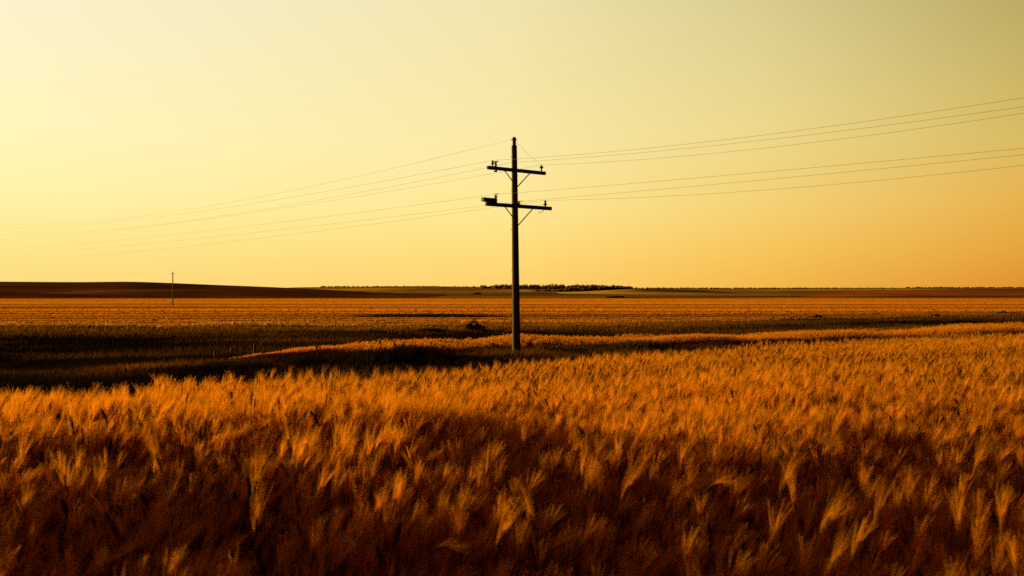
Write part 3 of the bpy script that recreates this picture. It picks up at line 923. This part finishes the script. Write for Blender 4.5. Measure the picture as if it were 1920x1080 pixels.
stalk(1165, 940, 4.45, .62, .1, 'bright barley head with long fanned beard leaning right, lower right of the pole')
stalk(478, 1010, 4.15, .10, .2, 'upright dark barley ear near the bottom at left, under a bright beard')
stalk(475, 935, 4.55, .22, .0, 'glowing upright barley beard at left, above a dark ear', spread=.2)
stalk(545, 862, 4.15, .22, 3.0, 'dark ear leaning left against the glowing field, left of centre', n_awn=14)
stalk(384, 822, 4.65, .04, .0, 'straight upright dark ear rising above its neighbours at left', n_awn=12)
stalk(303, 890, 3.85, .45, 2.8, 'arching dark stalk bending left in the left part of the foreground')
stalk(1555, 1075, 3.95, .6, .0, 'bright barley head at the bottom edge right, beard sweeping up to the right', spread=.2)
stalk(1540, 1000, 4.15, .65, .1, 'barley head with a broad reddish beard just above the one at the bottom edge right', spread=.22)
stalk(815, 1035, 4.15, 1.75, .0, 'nodding barley ear hooked over to the right near the bottom, left of the pole', awn_l=.11)
stalk(1325, 918, 4.55, 1.65, .1, 'pale nodding ear lying almost flat in the dark at right of centre', awn_l=.11)
stalk(1462, 930, 4.45, .5, .0, 'slender barley head leaning right in the dark foreground at right', awn_l=.17)
stalk(1825, 895, 4.65, .5, .2, 'reddish bearded head with wide beard near the right edge', spread=.24)
stalk(1490, 960, 4.25, .12, 3.0, 'thin upright beard beside the slender head in the dark right foreground')
stalk(137, 815, 4.55, .15, 3.0, 'small dark ear pointing up near the left edge, at the top of the tall plants', n_awn=12)
stalk(1000, 1000, 4.15, .3, 3.1, 'dark curved ear leaning left beside the bright head below the pole', n_awn=12)
stalk(1640, 985, 4.35, .35, .0, 'bent barley stalk rising from the black gap at bottom right')

# ------------------------------------------------------------------ sky and sun
SUN_AZ, SUN_EL = -60.0, 4.2
def world():
    w = bpy.data.worlds.new('World'); S.world = w; w.use_nodes = True
    nt = w.node_tree; nt.nodes.clear(); N = nt.nodes.new; L = nt.links.new
    out = N('ShaderNodeOutputWorld'); bg = N('ShaderNodeBackground'); bg.inputs['Strength'].default_value = .1
    L(bg.outputs[0], out.inputs[0])
    sky = N('ShaderNodeTexSky'); sky.sky_type = 'NISHITA'; sky.sun_disc = False
    sky.sun_elevation = R(SUN_EL); sky.sun_rotation = R(SUN_AZ) % (2*math.pi)
    sky.air_density = 1.5; sky.dust_density = 6.0; sky.ozone_density = .3
    tint = N('ShaderNodeMix'); tint.data_type = 'RGBA'; tint.blend_type = 'MULTIPLY'; tint.inputs[0].default_value = 1
    L(sky.outputs[0], tint.inputs[6]); tint.inputs[7].default_value = (.9, .55, .2, 1)
    tc = N('ShaderNodeTexCoord'); sx = N('ShaderNodeSeparateXYZ'); L(tc.outputs['Generated'], sx.inputs[0])
    def math_(op, a, b=None):
        m = N('ShaderNodeMath'); m.operation = op
        for i, v in enumerate((a, b)):
            if v is None: continue
            if isinstance(v, (int, float)): m.inputs[i].default_value = v
            else: L(v, m.inputs[i])
        return m.outputs[0]
    el = math_('ARCSINE', sx.outputs['Z'])
    az = math_('ARCTAN2', sx.outputs['X'], sx.outputs['Y'])
    def ramp(stops):
        r = N('ShaderNodeValToRGB'); cr = r.color_ramp; cr.interpolation = 'B_SPLINE' if False else 'LINEAR'
        mr = N('ShaderNodeMapRange'); mr.inputs[1].default_value = R(-6); mr.inputs[2].default_value = R(90)
        L(el, mr.inputs[0]); L(mr.outputs[0], r.inputs[0])
        while len(cr.elements) > 1: cr.elements.remove(cr.elements[-1])
        for i, (e, c) in enumerate(stops):
            pos = (e+6)/96
            if i == 0: q = cr.elements[0]; q.position = pos
            else: q = cr.elements.new(pos)
            q.color = tuple(c)+(1,)
        return r.outputs[0]
    def sc(c, k): return tuple(x*k for x in c)
    zen = sc(lin(225, 120, 45), .025)  # sky outside the view is reddened and dimmed to tint the shade
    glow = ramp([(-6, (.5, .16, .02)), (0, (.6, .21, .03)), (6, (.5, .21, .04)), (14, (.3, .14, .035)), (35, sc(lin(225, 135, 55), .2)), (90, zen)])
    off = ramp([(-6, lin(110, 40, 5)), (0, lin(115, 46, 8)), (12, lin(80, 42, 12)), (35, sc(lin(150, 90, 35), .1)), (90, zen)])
    left = ramp([(-6, lin(250, 205, 110)), (0, lin(254, 217, 124)), (2, lin(254, 228, 140)), (4.5, lin(254, 240, 165)), (8.5, lin(253, 244, 188)), (13, lin(249, 241, 200)), (16.5, lin(246, 239, 206)), (35, sc(lin(215, 145, 65), .12)), (90, zen)])
    mid = ramp([(-6, lin(250, 195, 95)), (0, lin(254, 207, 105)), (2, lin(254, 218, 120)), (4.5, lin(254, 229, 145)), (8, lin(249, 231, 163)), (12, lin(243, 228, 166)), (16.5, lin(237, 225, 172)), (35, sc(lin(215, 145, 65), .12)), (90, zen)])
    midr = ramp([(-6, lin(235, 170, 70)), (0, lin(243, 182, 76)), (2, lin(246, 196, 90)), (4.5, lin(243, 208, 115)), (8.8, lin(235, 214, 138)), (12, lin(226, 210, 143)), (16.5, lin(213, 201, 142)), (35, sc(lin(215, 145, 65), .12)), (90, zen)])
    right = ramp([(-6, lin(212, 130, 36)), (0, lin(220, 141, 42)), (2, lin(228, 160, 58)), (4.5, lin(229, 175, 74)), (7.5, lin(215, 184, 96)), (12, lin(193, 174, 98)), (16.5, lin(176, 160, 92)), (35, sc(lin(215, 145, 65), .12)), (90, zen)])
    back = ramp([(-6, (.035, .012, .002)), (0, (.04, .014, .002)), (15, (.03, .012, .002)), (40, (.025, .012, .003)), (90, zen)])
    def mix(f, a, b):
        m = N('ShaderNodeMix'); m.data_type = 'RGBA'; L(f, m.inputs[0]); L(a, m.inputs[6]); L(b, m.inputs[7]); return m.outputs[2]
    def mapr(v, a, b, smooth=True):
        m = N('ShaderNodeMapRange'); m.interpolation_type = 'SMOOTHSTEP' if smooth else 'LINEAR'
        m.inputs[1].default_value = R(a); m.inputs[2].default_value = R(b); L(v, m.inputs[0]); return m.outputs[0]
    c = mix(mapr(az, -27, 1, False), left, mid)
    c = mix(mapr(az, 0, 14, False), c, midr)
    c = mix(mapr(az, 14, 28, False), c, right)
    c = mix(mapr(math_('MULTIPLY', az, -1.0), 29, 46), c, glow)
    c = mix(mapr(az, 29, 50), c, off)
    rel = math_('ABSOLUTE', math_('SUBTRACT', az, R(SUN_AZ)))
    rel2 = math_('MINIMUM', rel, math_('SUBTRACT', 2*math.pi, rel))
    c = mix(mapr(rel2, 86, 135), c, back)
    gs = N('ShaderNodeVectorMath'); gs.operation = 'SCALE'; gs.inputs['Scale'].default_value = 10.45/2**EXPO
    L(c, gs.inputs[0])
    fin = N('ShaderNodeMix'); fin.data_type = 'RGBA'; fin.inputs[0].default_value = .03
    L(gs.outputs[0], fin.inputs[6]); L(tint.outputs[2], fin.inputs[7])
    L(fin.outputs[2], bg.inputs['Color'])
world()
sl = bpy.data.lights.new('sun', 'SUN'); sl.energy = 5.0; sl.angle = R(.6); sl.color = (1.0, .80, .13)
so = bpy.data.objects.new('sun', sl); COL.objects.link(so)
sd = Vector((math.sin(R(SUN_AZ))*math.cos(R(SUN_EL)), math.cos(R(SUN_AZ))*math.cos(R(SUN_EL)), math.sin(R(SUN_EL))))
so.rotation_euler = sd.to_track_quat('Z', 'Y').to_euler(); so.location = sd*50

# ------------------------------------------------------------------ camera and render settings
cam = bpy.data.cameras.new('camera'); co = bpy.data.objects.new('camera', cam); COL.objects.link(co)
co.location = (0, 0, EYE); co.rotation_euler = (R(90), 0, 0)
cam.sensor_width = 36; cam.lens = 36*F/1920; cam.clip_start = .05; cam.clip_end = 20000
cam.dof.use_dof = True; cam.dof.focus_distance = 40; cam.dof.aperture_fstop = 2.3
S.camera = co
S.view_settings.view_transform = 'Standard'; S.view_settings.look = 'None'
S.view_settings.exposure = EXPO; S.view_settings.gamma = 1
S.cycles.use_denoising = False
S.cycles.max_bounces = 6; S.cycles.diffuse_bounces = 3; S.cycles.transmission_bounces = 4
S.cycles.filter_width = 1.5
